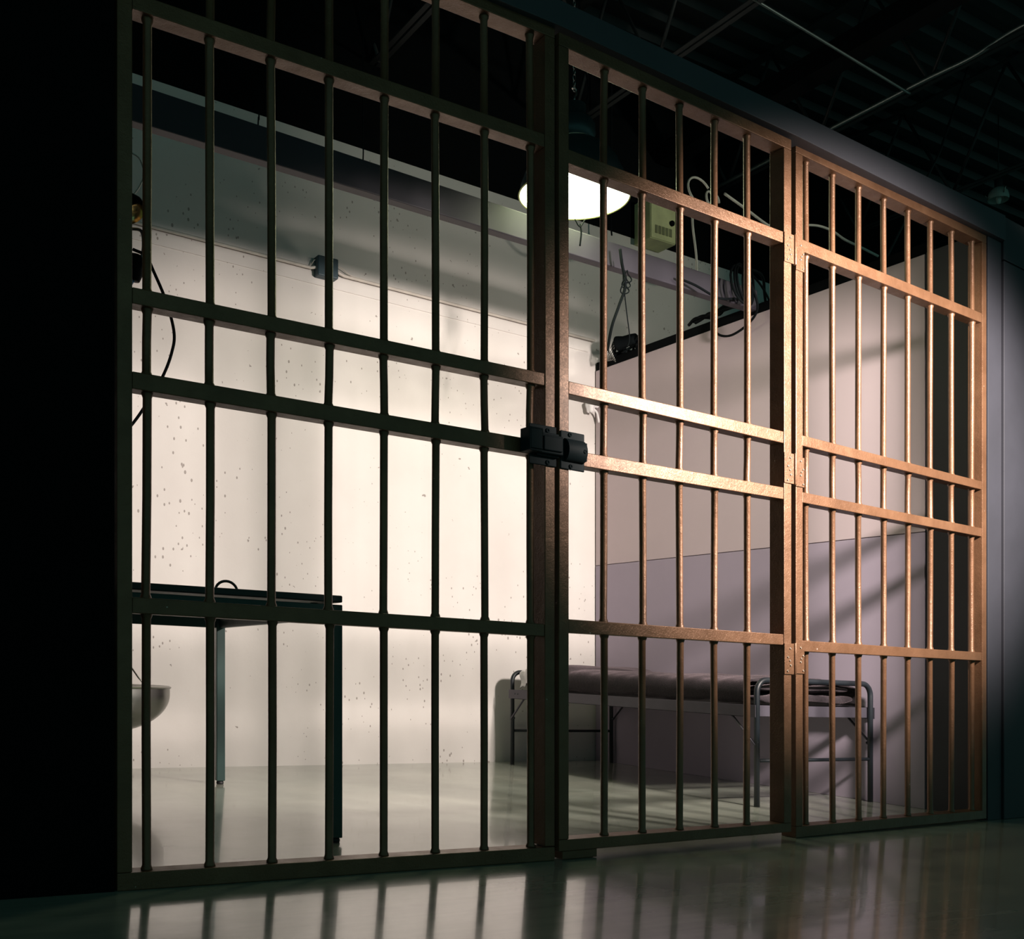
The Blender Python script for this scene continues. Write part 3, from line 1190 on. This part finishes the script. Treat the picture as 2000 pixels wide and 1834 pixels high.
joist(3.981, 3.9, 'bar joist nearest above the middle barred door')
joist(5.303, 3.9, 'bar joist with a conduit along it, right of the middle door')
joist(6.625, 3.9, 'bar joist farthest right over the navy wall')
joist(2.659, 3.9, 'bar joist above the left barred panel')
mb = MB()
mb.tube(smooth_path([(5.268, -1.4, 3.915), (5.272, .2, 3.905), (5.28, .69, 3.93), (5.276, .95, 3.90), (5.272, 1.24, 3.905), (5.265, 1.9, 3.90), (5.262, 3.5, 3.90), (5.26, 7, 3.9)]), .012, 10)
tag(mb.build('roof_conduit', 'roofpipe', at=(5.27, 1.3, 3.9)), 'grey conduit clipped along the roof joist at top right', 'pipe')
mb = MB()
mb.box(4.79, 4.92, -4.2, 2.86, 3.96, 4.08)  # one long black box along the broad dark line overhead
tag(mb.build('prism', 'black', at=(4.85, 1.5, 3.96)), 'black square duct under the roof between two joists', 'prism')
mb = MB()
mb.tube([(3.2, 1.18, 3.91), (4.0283, 1.2487, 3.905), (5.2653, 1.3482, 3.895), (5.31, 1.352, 3.897)], .007, 8)
tag(mb.build('roof_cable', 'roofpipe', at=(4.6, 1.3, 3.9)), 'thin grey cable crossing under the roof joists at top right', 'cable')
mb = MB()
mb.tube([(5.6, 1.9, 2.9), (6.15, 1.75, 3.95), (6.4, 1.7, 4.6)], .008, 8)
tag(mb.build('roof_brace', 'deck', at=(6.1, 1.8, 3.9)), 'thin slanting steel rod above the navy wall', 'rod')

p2 = thing('pendant_lamp', 'unlit glass pendant lamp high above the navy right wall', 'lamp', (7.192, 2.012, 4.03))
mb = MB()
c2 = (7.192, 2.012, 4.03)
mb.lathe([(.068, -.02), (.070, 0), (.062, .035), (.040, .060), (.022, .068)], c2, 32)
mb.build('glass_shade', 'glass', p2)
mb = MB()
mb.lathe([(.0001, -.048), (.012, -.044), (.020, -.02), (.016, .01), (.012, .03)], c2, 20)
mb.build('bulb', 'glass', p2)
mb = MB()
mb.lathe([(.024, .066), (.026, .12), (.016, .15), (.0001, .152)], c2, 20)
mb.tube([(7.192, 2.012, 4.18), (7.192, 2.012, 4.61)], .004, 8)
mb.build('stem', 'deck', p2)
for a in (0, 2.1, 4.2):
    mb = MB()
    mb.tube([(7.192 + .066 * math.cos(a), 2.012 + .066 * math.sin(a), 4.035), (7.192 + .095 * math.cos(a), 2.012 + .095 * math.sin(a), 4.07)], .005, 6)
    mb.build('clip', 'steel', p2)

# ------------------------------------------------------------------ light
def spot(name, loc, target, power, col, angle, blend, radius):
    l = bpy.data.lights.new(name, 'SPOT')
    l.energy = power
    l.color = col
    l.spot_size = math.radians(angle)
    l.spot_blend = blend
    l.shadow_soft_size = radius
    o = bpy.data.objects.new(name, l)
    C.objects.link(o)
    o.location = loc
    o.rotation_euler = (Vector(target) - Vector(loc)).to_track_quat('-Z', 'Y').to_euler()
    return o


kx_, ky_, kz_ = 3.52, -1.73, 2.01
kl = spot('stage_light', (kx_, ky_, kz_ + G(kx_, ky_)), (3.15, 2.8, .72), 1380, (1.0, .87, .80), 60, .55, .15)
kl.scale = (1.45, 1, 1)

# unseen spot added high in the hall to brighten cables and wall top
spot('added_high_fill', (5.6, -1.9, 3.1), (3.9, 2.8, 3.15), 150, (1.0, .93, .78), 40, .7, .06)

w = bpy.data.worlds.new('hall_gloom')
S.world = w
w.use_nodes = True
bg = w.node_tree.nodes['Background']
bg.inputs['Color'].default_value = (.16, .40, .37, 1)
bg.inputs['Strength'].default_value = .42

# ------------------------------------------------------------------ camera
cam = bpy.data.cameras.new('camera')
co = bpy.data.objects.new('camera', cam)
C.objects.link(co)
yaw = .5216
co.location = (0, -5.0105 * .5, .5)
co.rotation_euler = (math.pi / 2, 0, -yaw)
cam.sensor_fit = 'HORIZONTAL'
cam.sensor_width = 36
cam.lens = 2071.05 / 2000 * 36
cam.shift_x = (1000 - 849.55) / 2000
cam.shift_y = (1305.6 - 917) / 2000
cam.clip_start = .02
S.camera = co
S.view_settings.view_transform = 'Standard'
S.view_settings.look = 'None'
S.view_settings.exposure = 0
S.view_settings.gamma = 1
S.view_settings.use_curve_mapping = False
